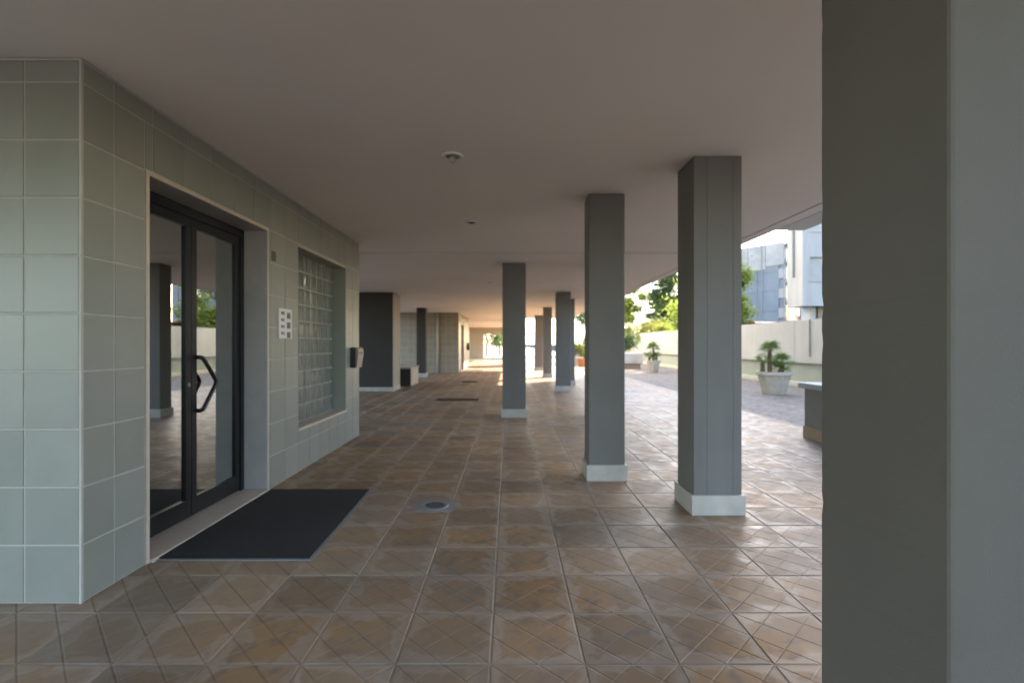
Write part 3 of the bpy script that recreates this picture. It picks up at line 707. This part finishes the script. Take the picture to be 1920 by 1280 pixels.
# cars beyond the parapet
def car(label, x, y, rz, m):
    t = thing('parked_car', label, 'car', (x, y, S), rz, 'cars parked beyond the parapet')
    bm = bmesh.new()
    side = [(-2.0, .25), (-2.05, .65), (-1.85, .85), (-1.0, .95), (1.1, .98), (1.95, .88), (2.05, .55), (1.98, .25)]
    def loft(bm, side, ws):
        L = [[bm.verts.new((s * w_, x_, z)) for (x_, z), w_ in zip(side, ws)] for s in (-1, 1)]
        n = len(side)
        for k in range(n): bm.faces.new((L[0][k], L[0][(k + 1) % n], L[1][(k + 1) % n], L[1][k]))
        bm.faces.new(L[0]); bm.faces.new(L[1][::-1])
    loft(bm, side, [.80, .86, .84, .80, .80, .82, .86, .80]); obj('body', bm, M[m], t, None, .05)
    bm = bmesh.new(); loft(bm, [(-1.25, .93), (-.65, 1.36), (.85, 1.38), (1.45, .95)], [.76, .62, .62, .74]); obj('windows', bm, M['dark_win'], t, None, .03)
    bm = bmesh.new(); loft(bm, [(-.62, 1.37), (-.45, 1.44), (.65, 1.455), (.84, 1.385)], [.63, .60, .60, .63]); obj('roof', bm, M[m], t, None, .02)
    for sx in (-1, 1):
        for sy in (-1.3, 1.3):
            bm = bmesh.new(); lathe(bm, [(.2, -.1), (.31, -.1), (.32, 0), (.31, .1), (.2, .1)], 18)
            w_ = obj('wheel', bm, M['rubber'], t, (sx * .74, sy, .32)); w_.rotation_euler = (0, R(90), 0)
car('dark red car whose roof shows above the parapet', at(1427, 27), 27, 0, 'red_paint')
car('blue car whose roof edge shows beside the grooved pillar', at(1384, 31), 31, 0, 'blue_paint')

# white building on the right
wb = thing('apartment_building', 'white apartment block with projecting upper floors, at the right beyond the parapet', 'building', (18.35, 30.8, S))
W = .5
fl = 3.1; b0 = 2.62            # underside of the projecting volume
wins = []
boxes('wall', M['wb'], [(0.25, 32, .25, 1.7, b0 + .01, 30), (7.2, 32, 1.7, 12, b0 + .01, 30)], wb)  # unseen height and width stretched to keep sun off the near terrace
boxes('side_wall', M['wb'], [(-.0, .249, .02, 1.7, b0, 30)], wb)
# front skin with recessed windows
z = b0; fr = []
wz = [(b0 + 1.58, b0 + 3.05), (b0 + 1.58 + 3.1, b0 + 3.05 + 3.1), (b0 + 1.58 + 6.2, b0 + 3.05 + 6.2), (b0 + 10.88, b0 + 12.35)]
prev = b0
for (a, b) in wz:
    fr.append((0, 32, -.02, .02, prev, a)); prev = b
    for k in range(8): fr.append(((0, .45) if k == 0 else (k * 3.6 - 1.2, k * 3.6 + .45)) + (-.02, .02, a, b))
fr.append((0, 32, -.02, .02, prev, 30))
boxes('front_wall', M['wb'], fr, wb)
for (a, b) in wz:
    for k in range(8):
        x0 = k * 3.6 + .45
        w_ = box('window', M['shutter'], x0, x0 + 1.95, .12, .18, a, b, wb)
        box('sill', M['parapet'], x0 - .06, x0 + 2.01, -.08, .12, a - .06, a, w_)
boxes('ground_floor', M['wb2'], [(7.3, 32, 1.8, 12, 0, b0), (1.0, 32, .9, 1.8, 0, b0)], wb)
boxes('entrance_column', M['tan'], [(1.35, 1.75, .6, .895, 0, b0), (5, 5.4, .6, .895, 0, b0)], wb)
boxes('white_column', M['wb'], [(1.0, 1.2, .6, .895, 0, b0)], wb)
bm = bmesh.new(); tube(bm, [(-.08, .9, b0 + 1.9), (-.08, .9, 30)], .07, 8); obj('downpipe', bm, M['mat_edge'], wb)

# scaffolded building
sb = thing('scaffolded_building', 'grey netted building under scaffolding with white sheets along its top', 'building', (42, 75, S), math.atan2(5.5, -4.2))
# local x runs along the netted face to the left, local y... 
Hh = 15.6
box('wall', M['net'], 0, 11, -12, -.15, 0, Hh, sb)
for f in range(5):
    for k in range(3):
        box('net_panel', M['net'], .9 + k * 3.3, .9 + k * 3.3 + 3.25, -.14, -.02 + .03 * ((k + f) % 3), f * 3.0 - .6 if f else 0, f * 3.0 + 2.37, sb)
for k in range(4):
    dz = (.0, .45, .2, .9, .3, .6)[k % 6]
    box('white_sheet', M['sheet'], .1 + k * 2.8, .1 + k * 2.8 + 2.72, -.05, .12, Hh - 3.2 - dz, Hh + .25, sb)
for f in range(5):
    box('white_sheet', M['sheet'], -.02, .88, -.1, .10, f * 3.0 + 1.3, f * 3.0 + 2.75, sb)
for k in range(4):
    bm = bmesh.new(); tube(bm, [(k * 3.4, .25, 0), (k * 3.4, .25, Hh + 1.3)], .06, 5); obj('scaffold_pole', bm, M['steel'], sb)
# open scaffold bay on the end face
for f in range(6):
    z = f * 3.0
    box('balcony_floor', M['sheet'], -1.4, -.02, -5.0, -.2, z + .55, z + .85, sb)
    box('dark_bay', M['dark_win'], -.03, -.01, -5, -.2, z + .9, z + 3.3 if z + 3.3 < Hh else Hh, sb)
    box('brown_panel', M['brown'], -1.3, -1.2, -3.2, -1.2, z + .9, z + 1.5, sb)
    for k in range(3):
        bm = bmesh.new(); tube(bm, [(-1.35, -.3 - 1.7 * k, z + .8), (-1.35, -.3 - 1.7 * k - 1.2, z + 3.3)], .05, 5); obj('scaffold_brace', bm, M['sheet'], sb)
for k in range(4):
    bm = bmesh.new(); tube(bm, [(-1.4, -.25 - 1.6 * k, 0), (-1.4, -.25 - 1.6 * k, Hh + 1.5)], .05, 5); obj('scaffold_pole', bm, M['dark_win'], sb)
